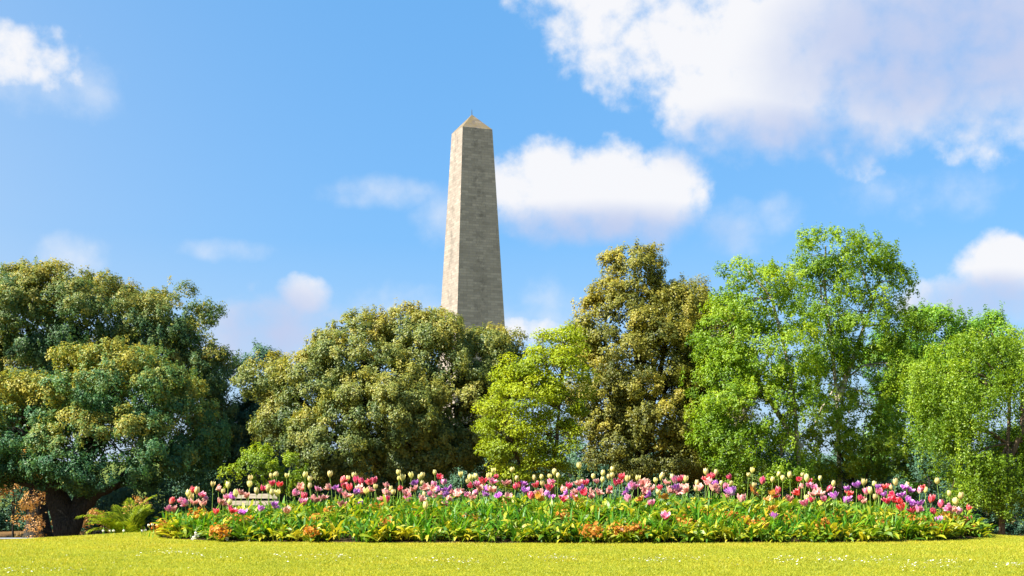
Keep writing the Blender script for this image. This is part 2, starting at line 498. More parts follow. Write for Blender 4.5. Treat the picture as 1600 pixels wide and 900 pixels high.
def make_crown(lobes, dens, cr, lpc, ls, style='round', inner=.25, back=.45, gap=0.0, tint_mid=.45, tint_sd=.09, young=.25):
    """leaf positions, normals and clump centres for the lobes (cx, cy, cz, rx, ry, rz)"""
    lob = [np.array(l, float) for l in lobes]
    cen = []
    for k, l in enumerate(lob):
        c, r = l[:3], l[3:]
        area = 4 * math.pi * ((r[0] * r[1]) ** 1.6 / 3 + (r[0] * r[2]) ** 1.6 / 3 + (r[1] * r[2]) ** 1.6 / 3) ** (1 / 1.6)
        n = max(6, int(area * dens * 1.6))
        d = unit(R.normal(size=(n, 3)))
        d = d[(d[:, 1] < .35) | (R.random(n) < back)]
        rad = R.uniform(.80, 1.04, len(d))
        ii = R.random(len(d)) < inner
        rad[ii] = R.uniform(.35, .8, ii.sum())
        q = c + d * r * rad[:, None]
        ok = np.ones(len(q), bool)
        for j, m in enumerate(lob):
            if j != k:
                ok &= np.linalg.norm((q - m[:3]) / m[3:], axis=1) > .72
        if gap:
            ph = q * 1.1
            gn = np.sin(ph[:, 0] * 2.1 + 1.3 * np.sin(ph[:, 2] * 1.7)) * np.sin(ph[:, 2] * 1.9 + ph[:, 1]) 
            ok &= ~((gn > 1 - gap * 2) & (R.random(len(q)) < .85))
        q, dd = q[ok], d[ok]
        cen.append(np.concatenate([q, dd], 1))
    cen = np.concatenate(cen)
    nc = len(cen)
    sz = cr * R.uniform(.6, 1.35, nc)
    cnt = np.maximum(4, (3.3 * lpc * (sz / cr) ** 2 * R.uniform(.75, 1.25, nc)).astype(int))
    idx = np.repeat(np.arange(nc), cnt); N = len(idx)
    d = unit(R.normal(size=(N, 3)))
    rr = R.random(N) ** .45
    s = sz[idx][:, None]
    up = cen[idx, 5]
    if style == 'flat':
        off = d * rr[:, None] * s * np.array([1.2, 1.2, .62])
        off[:, 2] -= .12 * (off[:, 0] ** 2 + off[:, 1] ** 2) / s[:, 0]
        nr = d * np.array([.4, .4, .5]) + np.array([0, 0, .6]) + cen[idx, 3:] * .35 + R.normal(0, .45, (N, 3))
    elif style == 'weep':
        off = d * rr[:, None] * s * np.array([.55, .55, .5])
        strand = np.floor(R.random(N) * 9)
        ph = (idx * 9 + strand)
        off[:, 0] = np.sin(ph * 12.9898) * s[:, 0] * .75 + R.normal(0, .045, N)
        off[:, 1] = np.sin(ph * 78.233) * s[:, 0] * .75 + R.normal(0, .045, N)
        off[:, 2] = -R.random(N) ** .8 * s[:, 0] * (2.0 + 1.4 * np.sin(ph * 3.7))
        nr = np.stack([off[:, 0], off[:, 1], 0 * s[:, 0]], 1) * 1.2 + R.normal(0, .6, (N, 3)) + cen[idx, 3:] * .6 + np.array([0, 0, .3])
    else:
        # every clump is a dome of small leafy tufts, some of them shoots that stand out
        M = 16 if style == 'round' else 12
        sd = unit(R.normal(size=(nc, M, 3)) + cen[:, None, 3:] * .75 + np.array([0, 0, .25]))
        sr = R.uniform(.62, 1.0, (nc, M)); shoot = R.random((nc, M)) < (.12 if style == 'round' else .22)
        sr[shoot] = R.uniform(1.05, 1.4, shoot.sum())
        j = R.integers(0, M, N)
        sub = sd[idx, j]; srr = sr[idx, j]; sh = shoot[idx, j]
        fill = R.random(N) < .12
        k = np.where(sh, .22, .36)[:, None] * (1.0 if style == 'round' else .9)
        off = (sub * srr[:, None] * np.array([1.05, 1.05, .8]) + d * rr[:, None] * k) * s
        off[sh, 2] += (R.random(sh.sum()) - .5) * s[sh, 0] * .55
        off[fill] = (d * rr[:, None] * .8 * s)[fill]
        nr = d * .55 + sub * .6 + cen[idx, 3:] * .3 + np.array([0, 0, .35]) + R.normal(0, .3 if style == 'round' else .42, (N, 3))
        tuft = R.normal(0, 1, (nc, M))[idx, j]
    p = cen[idx, :3] + off
    ctint = R.normal(tint_mid, tint_sd, nc)
    if style in ('flat', 'weep'):
        tuft = R.normal(0, .6, N)
    tint = ctint[idx] + R.normal(0, .10, N) + .09 * tuft + young * (up - .15) * R.uniform(.5, 1.2, N)   # new growth on the crown's outer top, with sunlit-top lightening painted in
    size = .78 * ls * R.uniform(.65, 1.3, N)
    return p, nr, size, np.clip(tint, 0, 1), cen


def limb(mb, a, b, r0, r1, n=7, wob=.12, sag=0.0, k=7):
    a, b = np.array(a, float), np.array(b, float)
    t = np.linspace(0, 1, n)[:, None]
    L = np.linalg.norm(b - a)
    w = np.cumsum(R.normal(0, wob * L / n, (n, 3)), 0) * np.sin(t * math.pi)
    up = np.array([0, 0, 1.]) * (np.sin(t * math.pi) * L * sag)
    pts = a + (b - a) * t + w + up
    mb.tube(pts, r0 + (r1 - r0) * t[:, 0] ** .8, k)
    return pts


BARK = plain_mat('bark_dark', (.012, .013, .012), (.045, .042, .036), 9, .95, .6, .1, (3, 3, .8))
BARK_BIRCH = plain_mat('bark_birch', (.16, .13, .09), (.50, .45, .36), 5, .85, .4, .15, (1.2, 1.2, 3))
BARK_BROWN = plain_mat('bark_brown', (.05, .035, .022), (.16, .12, .08), 9, .95, .5, .1, (3, 3, .8))


def tree(name, label, cat, d, base_px, lobes, mat, dens, cr, lpc, ls, trunk_r, bark=None, group=None, fork=.35, dy=0.0,
         trunks=None, twigs=.35, core=1.0, floor=None, parts=('trunk', 'crown'), **kw):
    """lobes: (px, py, rx, ry, depth offset in m[, depth radius factor]) seen from the camera, at real distance d"""
    L = []
    for l in lobes:
        dd = d + l[4]
        c = P(l[0], l[1], dd); rx, rz = (max(q / F * dd - .4 * cr, q / F * dd * .6) for q in l[2:4])
        ry = (rx * rz) ** .5 * (l[5] if len(l) > 5 else .9)
        L.append((*c, rx, ry, rz))
    bx = (base_px - 800) / F * d
    bz = gz(bx, d)
    root = thing(name, label, cat, (bx, d, bz), group)
    o0 = np.array((bx, d, bz))
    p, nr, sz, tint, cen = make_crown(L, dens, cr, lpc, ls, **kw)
    # leaves deep inside the crown
    V, VN = [], []
    for l in np.array(L):
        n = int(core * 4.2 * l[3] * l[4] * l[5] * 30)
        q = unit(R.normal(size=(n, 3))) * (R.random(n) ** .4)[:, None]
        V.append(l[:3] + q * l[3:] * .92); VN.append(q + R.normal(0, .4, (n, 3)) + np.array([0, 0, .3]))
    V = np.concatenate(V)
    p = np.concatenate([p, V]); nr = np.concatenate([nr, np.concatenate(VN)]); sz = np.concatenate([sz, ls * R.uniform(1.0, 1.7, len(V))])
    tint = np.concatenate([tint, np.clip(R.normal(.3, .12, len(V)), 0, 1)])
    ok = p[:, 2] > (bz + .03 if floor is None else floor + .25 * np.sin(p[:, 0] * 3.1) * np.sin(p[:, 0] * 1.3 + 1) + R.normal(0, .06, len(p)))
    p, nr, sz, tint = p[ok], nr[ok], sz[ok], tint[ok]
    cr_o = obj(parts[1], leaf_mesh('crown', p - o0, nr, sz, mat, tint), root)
    mb = MB()
    arr = np.array(L)
    top = arr[:, 2].max()
    hubs = []
    if trunks is None:
        trunks = [[(0, 0, -.1), (0, 0, (top - bz) * fork)]]
    for tr in trunks:
        tr = np.array(tr, float); n = 12
        s = np.linspace(0, 1, len(tr)); t = np.linspace(0, 1, n)
        pts = np.stack([np.interp(t, s, tr[:, i]) for i in range(3)], 1)
        pts[1:-1] += R.normal(0, trunk_r * .06, (n - 2, 3))
        if tr.shape[1] > 3:
            mb.tube(pts, np.interp(t, s, tr[:, 3]) * R.uniform(.95, 1.05, n), 12)
        else:
            mb.tube(pts, trunk_r * (1.0 - .6 * t ** .8) * (1 + .45 * np.exp(-t * 9)), 10)
        hubs.append((pts[-1], trunk_r * .42)); hubs.append((pts[n * 2 // 3], trunk_r * .5))
    for l in arr:
        c = l[:3] - o0
        h, hr = min(hubs, key=lambda q: np.linalg.norm(q[0] - c) + (3 if q[0][2] > c[2] + .5 else 0))
        e = c + np.array([0, 0, l[5] * .3])
        pts = limb(mb, h, e, hr * .8, max(.025, hr * .22), 8, .12, .05)
        near = cen[np.linalg.norm((cen[:, :3] - l[:3]) / l[3:], axis=1) < 1.1]
        for q in near[R.random(len(near)) < twigs]:
            e = q[:3] - o0
            w = R.uniform(2.5, 6.99); i = int(w)
            s = pts[i] + (pts[i + 1] - pts[i]) * (w - i)
            if np.linalg.norm(e - s) < 1.6:
                limb(mb, s, e, .016, .005, 4, .12, .06, 4)
    print('LEAVES', name, len(p))
    obj(parts[0], mb.mesh('trunk', bark or BARK, True), root)
    return root


OAK = [(0, (.016, .036, .012)), (.3, (.04, .07, .018)), (.55, (.10, .115, .024)), (.8, (.21, .17, .03)), (1, (.30, .205, .045))]
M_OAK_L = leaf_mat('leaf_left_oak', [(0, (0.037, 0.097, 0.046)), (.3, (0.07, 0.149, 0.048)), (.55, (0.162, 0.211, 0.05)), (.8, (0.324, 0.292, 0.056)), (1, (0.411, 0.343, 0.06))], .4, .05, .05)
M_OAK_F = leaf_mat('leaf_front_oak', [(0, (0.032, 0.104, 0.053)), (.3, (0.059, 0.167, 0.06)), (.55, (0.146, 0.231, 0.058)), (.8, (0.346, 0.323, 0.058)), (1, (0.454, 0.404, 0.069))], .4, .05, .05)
M_OAK_C = leaf_mat('leaf_round_oak', [(0, (0.051, 0.101, 0.041)), (.3, (0.115, 0.167, 0.043)), (.55, (0.23, 0.259, 0.051)), (.8, (0.333, 0.31, 0.054)), (1, (0.414, 0.356, 0.063))], .4, .06, .05)
M_OAK_B = leaf_mat('leaf_brown_oak', [(0, (0.054, 0.077, 0.019)), (.3, (0.142, 0.158, 0.028)), (.55, (0.261, 0.254, 0.035)), (.8, (0.36, 0.311, 0.043)), (1, (0.414, 0.339, 0.052))], .4, .05, .05)
M_DARK = leaf_mat('leaf_dark', [(0, (0.029, 0.078, 0.056)), (.5, (0.056, 0.133, 0.078)), (1, (0.109, 0.203, 0.086))], .25, .04, .05)
M_MAPLE = leaf_mat('leaf_maple', [(0, (0.111, 0.178, 0.01)), (.4, (0.256, 0.338, 0.012)), (.75, (0.392, 0.451, 0.016)), (1, (0.494, 0.507, 0.031))], .45, .04, .05)
M_BIRCH = leaf_mat('leaf_birch', [(0, (0.066, 0.152, 0.008)), (.4, (0.179, 0.314, 0.012)), (.75, (0.311, 0.426, 0.017)), (1, (0.454, 0.507, 0.023))], .5, .05, .05)
M_WEEP = leaf_mat('leaf_weeping', [(0, (0.062, 0.137, 0.007)), (.4, (0.166, 0.283, 0.012)), (.75, (0.291, 0.409, 0.017)), (1, (0.436, 0.503, 0.031))], .5, .05, .05)
M_GREEN = leaf_mat('leaf_green', [(0, (0.033, 0.105, 0.012)), (.4, (0.098, 0.239, 0.019)), (.75, (0.211, 0.374, 0.022)), (1, (0.39, 0.508, 0.031))], .4, .05, .05)
M_SHRUBY = leaf_mat('leaf_shrub', [(0, (0.059, 0.117, 0.008)), (.4, (0.164, 0.269, 0.013)), (.75, (0.328, 0.421, 0.016)), (1, (0.491, 0.515, 0.026))], .45, .05, .05)
M_RUST = leaf_mat('leaf_rust', [(0, (.10, .09, .02)), (.35, (.36, .20, .06)), (.65, (.66, .38, .16)), (1, (.78, .58, .32))], .4, .03, .05)


def build_trees():
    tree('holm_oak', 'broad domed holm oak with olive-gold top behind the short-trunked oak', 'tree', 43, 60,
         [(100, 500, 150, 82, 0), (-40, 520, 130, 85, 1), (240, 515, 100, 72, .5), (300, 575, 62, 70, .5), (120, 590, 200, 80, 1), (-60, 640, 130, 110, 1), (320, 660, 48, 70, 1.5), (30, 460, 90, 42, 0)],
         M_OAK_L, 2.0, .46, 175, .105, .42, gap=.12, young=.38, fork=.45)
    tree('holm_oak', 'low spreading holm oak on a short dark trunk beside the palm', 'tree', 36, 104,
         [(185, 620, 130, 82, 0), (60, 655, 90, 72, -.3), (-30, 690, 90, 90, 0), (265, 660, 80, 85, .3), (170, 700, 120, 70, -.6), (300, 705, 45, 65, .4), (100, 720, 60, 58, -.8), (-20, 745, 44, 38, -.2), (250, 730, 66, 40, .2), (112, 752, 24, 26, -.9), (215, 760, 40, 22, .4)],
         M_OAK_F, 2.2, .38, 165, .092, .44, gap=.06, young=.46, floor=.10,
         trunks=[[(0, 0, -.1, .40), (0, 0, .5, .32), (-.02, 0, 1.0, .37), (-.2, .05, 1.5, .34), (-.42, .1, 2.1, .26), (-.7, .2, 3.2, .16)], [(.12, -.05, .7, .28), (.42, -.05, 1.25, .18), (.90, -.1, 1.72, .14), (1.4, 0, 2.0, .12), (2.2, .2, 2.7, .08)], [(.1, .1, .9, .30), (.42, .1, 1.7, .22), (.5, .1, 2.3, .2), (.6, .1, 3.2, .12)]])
    tree('yew', 'dark evergreen in the shaded gap between the two oaks', 'tree', 46, 400,
         [(405, 610, 52, 60, 0), (370, 660, 58, 75, .5), (430, 665, 55, 80, 0), (400, 720, 80, 70, 0)], M_DARK, 1.8, .45, 170, .10, .3, gap=.16)
    tree('holm_oak', 'wide round olive-green oak in front of the obelisk', 'tree', 40, 610,
         [(575, 570, 92, 76, 0), (690, 565, 100, 72, .3), (775, 580, 58, 68, .8), (500, 620, 72, 78, 0), (600, 640, 95, 75, -1.2), (715, 650, 80, 75, -.4), (530, 690, 78, 62, -1.2), (640, 705, 80, 55, -.8), (760, 680, 50, 70, .5), (425, 600, 48, 44, .8), (455, 665, 52, 60, .4), (580, 735, 90, 42, -.8), (640, 525, 70, 40, .2), (745, 532, 56, 34, .5), (560, 525, 50, 36, .4), (690, 520, 60, 34, .6), (800, 560, 30, 50, .9)],
         M_OAK_C, 2.2, .40, 165, .098, .45, gap=.04, young=.35, tint_mid=.48)
    tree('maple', 'bright yellow-green young maple between the olive and brown oaks', 'tree', 34, 850,
         [(850, 570, 52, 55, .4), (880, 600, 45, 70, .4), (820, 630, 58, 58, 0), (795, 680, 48, 46, -.3), (855, 690, 55, 52, 0), (775, 645, 34, 36, -.2), (830, 735, 70, 34, 0), (862, 640, 52, 46, .3), (880, 540, 32, 40, .6), (800, 585, 30, 36, .3)],
         M_MAPLE, 3.4, .28, 60, .088, .10, bark=BARK_BROWN, style='flat', twigs=.6, gap=.03, fork=.3, core=.8,
         trunks=[[(0, 0, -.1), (.15, 0, 1.2), (.3, 0, 2.6), (.4, 0, 4.0)], [(0, 0, -.1), (-.3, 0, 1.3), (-.6, 0, 2.4)]])
    tree('holm_oak', 'tall brown-green oak with a narrow pointed top', 'tree', 38, 1000,
         [(990, 430, 44, 48, .2), (985, 485, 75, 60, 0), (1050, 500, 62, 58, .3), (940, 530, 48, 66, .2), (1000, 560, 95, 80, -.4), (1075, 570, 52, 75, .3), (945, 620, 55, 75, -.2), (1040, 640, 80, 70, -.6), (960, 690, 62, 62, -.4), (1030, 710, 75, 48, -.7), (1085, 700, 45, 60, .4)],
         M_OAK_B, 2.3, .38, 165, .095, .42, gap=.03, young=.3, tint_mid=.46)
    tree('holm_oak', 'dusky oak mostly hidden between the tall brown oak and the birches', 'tree', 45, 1110,
         [(1105, 490, 46, 50, 0), (1120, 560, 60, 80, 0), (1120, 660, 70, 90, 0), (885, 540, 40, 36, 0)], M_OAK_B, 1.5, .5, 160, .10, .35)
    tree('birch', 'light green birch on a pale leaning trunk next to the brown oak', 'tree', 36, 1256,
         [(1165, 430, 44, 46, 0), (1190, 480, 72, 55, 0), (1140, 520, 55, 60, .2), (1205, 560, 80, 60, -.4), (1140, 600, 56, 55, .1), (1180, 640, 88, 60, -.4), (1150, 700, 66, 48, -.2), (1220, 715, 60, 40, -.4), (1235, 610, 42, 60, -.7), (1120, 660, 36, 44, 0), (1200, 755, 70, 34, -.2), (1155, 622, 54, 44, -.6)],
         M_BIRCH, 2.4, .38, 92, .088, .09, bark=BARK_BIRCH, style='spray', twigs=.25, gap=.06, core=.35,
         trunks=[[(0, 0, -.1), (-.05, 0, 1.6), (-.2, -.1, 3.2), (-.3, 0, 4.8), (-.9, 0, 7.2)], [(-.1, 0, 3.0), (-1.0, 0, 4.4), (-1.6, 0, 5.6)]])
    tree('birch', 'tallest light green birch with white upper limbs', 'tree', 38, 1312,
         [(1290, 395, 52, 44, 0), (1340, 420, 62, 50, 0), (1375, 450, 48, 46, .2), (1280, 460, 62, 56, 0), (1345, 500, 72, 55, 0), (1395, 520, 40, 56, .3), (1290, 540, 58, 48, .3), (1370, 580, 60, 50, .2), (1300, 610, 40, 42, .8), (1350, 655, 66, 46, 0), (1270, 680, 50, 44, .4), (1385, 640, 40, 60, .3)],
         M_BIRCH, 2.5, .38, 92, .088, .09, bark=BARK_BIRCH, style='spray', twigs=.25, gap=.10, core=.35,
         trunks=[[(0, 0, -.1), (0, 0, 2.0), (-.05, 0, 3.6), (-.1, 0, 5.0), (-.45, 0, 7.8)], [(-.05, 0, 4.4), (.5, 0, 6.0), (1.0, 0, 7.4)]])
    tree('lime_tree', 'deep green rounded tree behind the tallest birch', 'tree', 46, 1450,
         [(1450, 530, 70, 48, 0), (1400, 580, 60, 60, 0), (1490, 545, 50, 50, 0), (1450, 620, 80, 80, 0), (1420, 700, 80, 70, 0), (1540, 560, 60, 70, .4)],
         M_GREEN, 1.6, .5, 150, .11, .3, gap=.05)
    tree('weeping_birch', 'pale green birch with weeping branches reaching the ground', 'tree', 33, 1566,
         [(1550, 530, 52, 42, 0), (1490, 545, 56, 44, .2), (1590, 560, 60, 60, .4), (1450, 590, 52, 48, .2), (1520, 600, 75, 60, -.4), (1600, 640, 60, 70, .5), (1470, 650, 44, 50, 0), (1530, 690, 60, 60, -.5), (1590, 720, 50, 50, -.1), (1500, 740, 36, 50, -.4), (1545, 775, 46, 44, -.5), (1585, 790, 40, 44, -.4), (1640, 600, 80, 80, .6), (1660, 720, 70, 80, .4)],
         M_WEEP, 2.0, .36, 120, .076, .09, bark=BARK_BROWN, style='weep', twigs=.12, gap=.06, core=.5, floor=-.38,
         trunks=[[(0, 0, -.1), (-.05, -.1, 1.6), (.05, -.2, 2.8), (.2, 0, 4.4)], [(0, -.15, 2.4), (.4, -.3, 3.4), (.5, 0, 4.2)]])
    # low growth under and between the trees
    sh = [('bright green shrub under the tallest birch', 37, 1345, [(1300, 700, 50, 42, 0), (1365, 705, 58, 46, 0), (1410, 735, 48, 44, 0), (1330, 750, 70, 40, 0)], M_SHRUBY),
          ('fresh green feathery shrub behind the bench', 35, 430, [(415, 725, 44, 26, 0), (455, 735, 40, 28, -.2), (400, 745, 46, 22, 0), (440, 752, 55, 22, 0)], M_SHRUBY),
          ('dark green shrub at the foot of the weeping birch', 36, 1470, [(1450, 760, 60, 60, 0), (1520, 800, 60, 45, 0), (1590, 800, 60, 45, 0)], M_DARK)]
    for lab, d, bp, lb, mt in sh:
        tree('shrub', lab, 'shrub', d, bp, lb, mt, 2.6, .26, 80, .08, .05, style='spray' if mt is M_SHRUBY else 'round', fork=.3, core=.5, parts=('stem', 'foliage'))
    # dark evergreen shrubs along the far side, and rusty ones by the left oak
    bk = [(-60, 49), (90, 50), (230, 48), (330, 51), (470, 48), (620, 49), (760, 48), (900, 49), (1050, 47), (1190, 48), (1320, 50), (1460, 50), (1590, 49), (1720, 50)]
    where = ['far beyond the edge of the low holm oak', 'behind the trunk of the low holm oak', 'behind the palm', 'behind the dark yew', 'behind the bench', 'behind the middle of the round oak',
             'between the round oak and the maple', 'behind the maple', 'behind the brown oak', 'behind the pale leaning birch', 'behind the tallest birch', 'behind the lime tree', 'behind the weeping birch', 'past the weeping birch']
    for (px, d), w in zip(bk, where):
        top = 735 if px < 260 else random.uniform(655, 700)
        hgt = 850 - top
        tree('evergreen_shrub', 'tall dark evergreen shrub ' + w, 'shrub', d, px,
             [(px, top + hgt * .42, 62, hgt * .42, 0), (px - 50, top + hgt * .62, 50, hgt * .4, .4), (px + 52, top + hgt * .6, 52, hgt * .42, .3), (px, top + hgt * .8, 90, hgt * .28, -.4)],
             M_DARK, 1.1, .6, 120, .13, .1, group='evergreen shrubs behind the trees', fork=.3, twigs=.1, core=.5, parts=('stem', 'foliage'))
    rs = [('rusty orange shrub at the far edge beside the oak trunk', 42, 20, [(20, 735, 40, 40, -2.5), (60, 720, 30, 34, -2.3), (20, 795, 46, 40, -2.2), (48, 785, 34, 40, -2)]),
          ('rusty orange shrub just behind the oak trunk', 42, 85, [(78, 800, 40, 42, 0), (100, 825, 60, 28, 0), (50, 830, 50, 24, 0)]),
          ('low rusty shrub between the oak trunk and the palm', 41, 165, [(160, 815, 44, 22, 0), (205, 810, 44, 30, .2), (140, 830, 40, 20, 0)])]
    for lab, d, bp, lb in rs:
        tree('rusty_shrub', lab, 'shrub', d, bp, lb, M_RUST, 1.2, .24, 45, .075, .05, gap=.25, core=.15, fork=.3, parts=('stem', 'foliage'), group='rusty shrubs under the oak')


build_trees()


# ------------------------------------------------------------------ rail, bench, palm
def build_rail():
    d = 27.0
    zt = P(0, 841.5, d)[2]
    x0, x1 = -15.0, 15.0
    t = thing('path_railing', 'long low pale metal railing along the far edge of the lawn', 'railing', (0, d, gz(0, d)))
    mt = plain_mat('galvanised', (.22, .24, .27), (.30, .32, .36), 12, .4, 0, .5)
    o = np.array((0, d, gz(0, d)))
    mb = MB(); mb.tube(np.array([(x, d, zt) for x in np.linspace(x0, x1, 31)]) - o, .017, 8)
    obj('top_rail', mb.mesh('top_rail', mt, True), t)
    md = plain_mat('rail_dark', (.03, .03, .03), (.06, .06, .06), 12, .5)
    mb = MB(); mb.tube(np.array([(x, d, zt - .10) for x in np.linspace(x0, x1, 31)]) - o, .026, 8)
    obj('lower_rail', mb.mesh('lower_rail', md, True), t)
    for x in np.arange(x0, x1 + .1, 3.0):
        mb = MB(); mb.tube(np.array([(x, d, gz(x, d) - .1), (x, d, zt)]) - o, .025, 8)
        obj('post', mb.mesh('post', md, True), t)


build_rail()


def build_bench():
    d = 27.5
    x = P(393, 0, d)[0]
    ztop = P(0, 770, d)[2]; zg = gz(x, d)
    t = thing('park_bench', 'weathered pale wooden bench half hidden behind the tulips', 'bench', (x, d, zg), rz=math.radians(-8))
    w = plain_mat('bench_wood', (.27, .23, .18), (.42, .36, .29), 7, .75, .3, .2, (1, 8, 8))
    H = ztop - zg
    W = 1.15
    mb = MB()
    for k in range(4):
        mb.box((0, .03 * k, H - .07 - .15 * k), (W, .035, .10))
    obj('backrest', mb.mesh('backrest', w), t)
    mb = MB()
    for k in range(4):
        mb.box((0, -.12 - .12 * k, H - .72), (W, .10, .035))
    obj('seat', mb.mesh('seat', w), t)
    for sx in (-1, 1):
        mb = MB(); mb.box((sx * (W / 2 - .06), .08, (H - .05) / 2), (.07, .06, H - .05)); obj('leg', mb.mesh('leg', w), t)
        mb = MB(); mb.box((sx * (W / 2 - .06), -.48, (H - .55) / 2), (.07, .06, H - .55)); obj('leg', mb.mesh('leg', w), t)
        mb = MB(); mb.box((sx * (W / 2 - .06), -.22, H - .52), (.08, .62, .05)); obj('armrest', mb.mesh('armrest', w), t)


build_bench()


def build_palm():
    d = 19.5
    x = P(207, 0, d)[0]
    zg = gz(x, d)
    t = thing('palm', 'low young palm with arching yellow-green fronds beside the flower bed', 'palm', (x, d, zg))
    mt = leaf_mat('palm_leaf', [(0, (.05, .10, .008)), (.4, (.13, .19, .010)), (.75, (.24, .28, .014)), (1, (.36, .36, .03))], .35, .01, .04)
    mb = MB(); mb.tube([(0, 0, -.05), (0, 0, .08), (0, 0, .2)], [.12, .13, .06], 10)
    obj('stem', mb.mesh('palm_stem', BARK_BROWN, True), t)
    for k in range(34):
        az = k * 2.39996; el = .45 + 1.0 * ((k * .618) % 1.0)
        L = R.uniform(.85, 1.2)
        n = 16; s = np.linspace(0, 1, n)
        ang = el + .35 - s ** 1.5 * R.uniform(.8, 1.6)
        st = L / n
        hz = np.cumsum(np.cos(ang)) * st; vz = .12 + np.cumsum(np.sin(ang)) * st
        pts = np.stack([hz * math.cos(az), hz * math.sin(az), vz], 1)
        V, Fc = [], []
        tw = unit(np.gradient(pts, axis=0)); side = unit(np.cross(tw, [0, 0, 1.])); nrm = np.cross(side, tw)
        tube = MB(); tube.tube(pts, .010 * (1.15 - s), 5)
        V += list(tube.v[0]); Fc += [tuple(q) for q in tube.f[0]]
        for si in (-1, 1):
            for u in np.linspace(.12, .98, 44):
                i = min(int(u * (n - 1)), n - 2); fr = u * (n - 1) - i
                p = pts[i] * (1 - fr) + pts[i + 1] * fr
                ll = .26 * math.sin(math.pi * min(.95, .18 + u * .75)) * R.uniform(.85, 1.1)
                dr = unit(tw[i] * .75 + side[i] * si * .8 + nrm[i] * .25 + R.normal(0, .06, 3))
                wv = unit(np.cross(dr, nrm[i])) * .008
                b = len(V); mid = p + dr * ll * .5; tip = p + dr * ll - np.array([0, 0, .05])
                V += [p, mid - wv, tip, mid + wv]; Fc.append((b, b + 1, b + 2, b + 3))
        obj('frond', mesh_np('frond', V, Fc, mt, {'tint': ('FACE', np.clip(R.normal(.5, .2, len(Fc)), 0, 1))}), t)


build_palm()


# ------------------------------------------------------------------ flower bed foliage
def strips(base, az, el, L, W, curl, n=4, tint=None, shape='strap', twist=None):
    """curved leaf blades: (N,) arrays -> vertices and quads"""
    N = len(az)
    s = np.linspace(0, 1, n + 1)
    ang = el[:, None] - curl[:, None] * s[None] ** 1.3
    st = (L / n)[:, None]
    h = np.concatenate([np.zeros((N, 1)), np.cumsum(np.cos(ang[:, :-1]) * st, 1)], 1)
    v = np.concatenate([np.zeros((N, 1)), np.cumsum(np.sin(ang[:, :-1]) * st, 1)], 1)
    mid = base[:, None] + np.stack([h * np.cos(az)[:, None], h * np.sin(az)[:, None], v], -1)
    prof = np.array([.35, .85, 1.0, .75, .04]) if shape == 'strap' else np.array([.18, .6, 1.0, .95, .15])
    prof = np.interp(s, np.linspace(0, 1, 5), prof)
    tw = np.zeros(N) if twist is None else twist
    sd = np.stack([-np.sin(az) * np.cos(tw), np.cos(az) * np.cos(tw), np.sin(tw)], -1)
    w = W[:, None, None] * prof[None, :, None] * .5
    l = mid - sd[:, None] * w; r = mid + sd[:, None] * w
    up = np.array([0, 0, 1.0]) * (W[:, None, None] * prof[None, :, None] * .22)
    V = np.stack([l + up, r + up], 2).reshape(N, -1, 3)
    i = np.arange(n)[None, :, None] * 2 + np.array([0, 1, 3, 2])[None, None]
    f = (np.arange(N)[:, None, None] * (2 * (n + 1)) + i).reshape(-1, 4)
    return V.reshape(-1, 3), f, np.repeat(tint, n) if tint is not None else None


M_TULIP_LEAF = leaf_mat('tulip_leaf', [(0, (.03, .14, .012)), (.4, (.09, .27, .014)), (.75, (.20, .38, .016)), (1, (.40, .48, .025))], .45, .05, .05, 2.0)
M_PRIM = leaf_mat('primrose_leaf', [(0, (.05, .14, .012)), (.35, (.17, .27, .012)), (.65, (.36, .38, .02)), (1, (.55, .46, .04))], .42, .07, .05, 1.6)


def bed_points(n, lim=.98):
    x = BX + (R.random(n * 2) - .5) * 2 * (BA + .1); y = BY + (R.random(n * 2) - .5) * 2 * (BB + .2)
    k = bed_r(x, y) < lim
    return x[k][:n], y[k][:n]


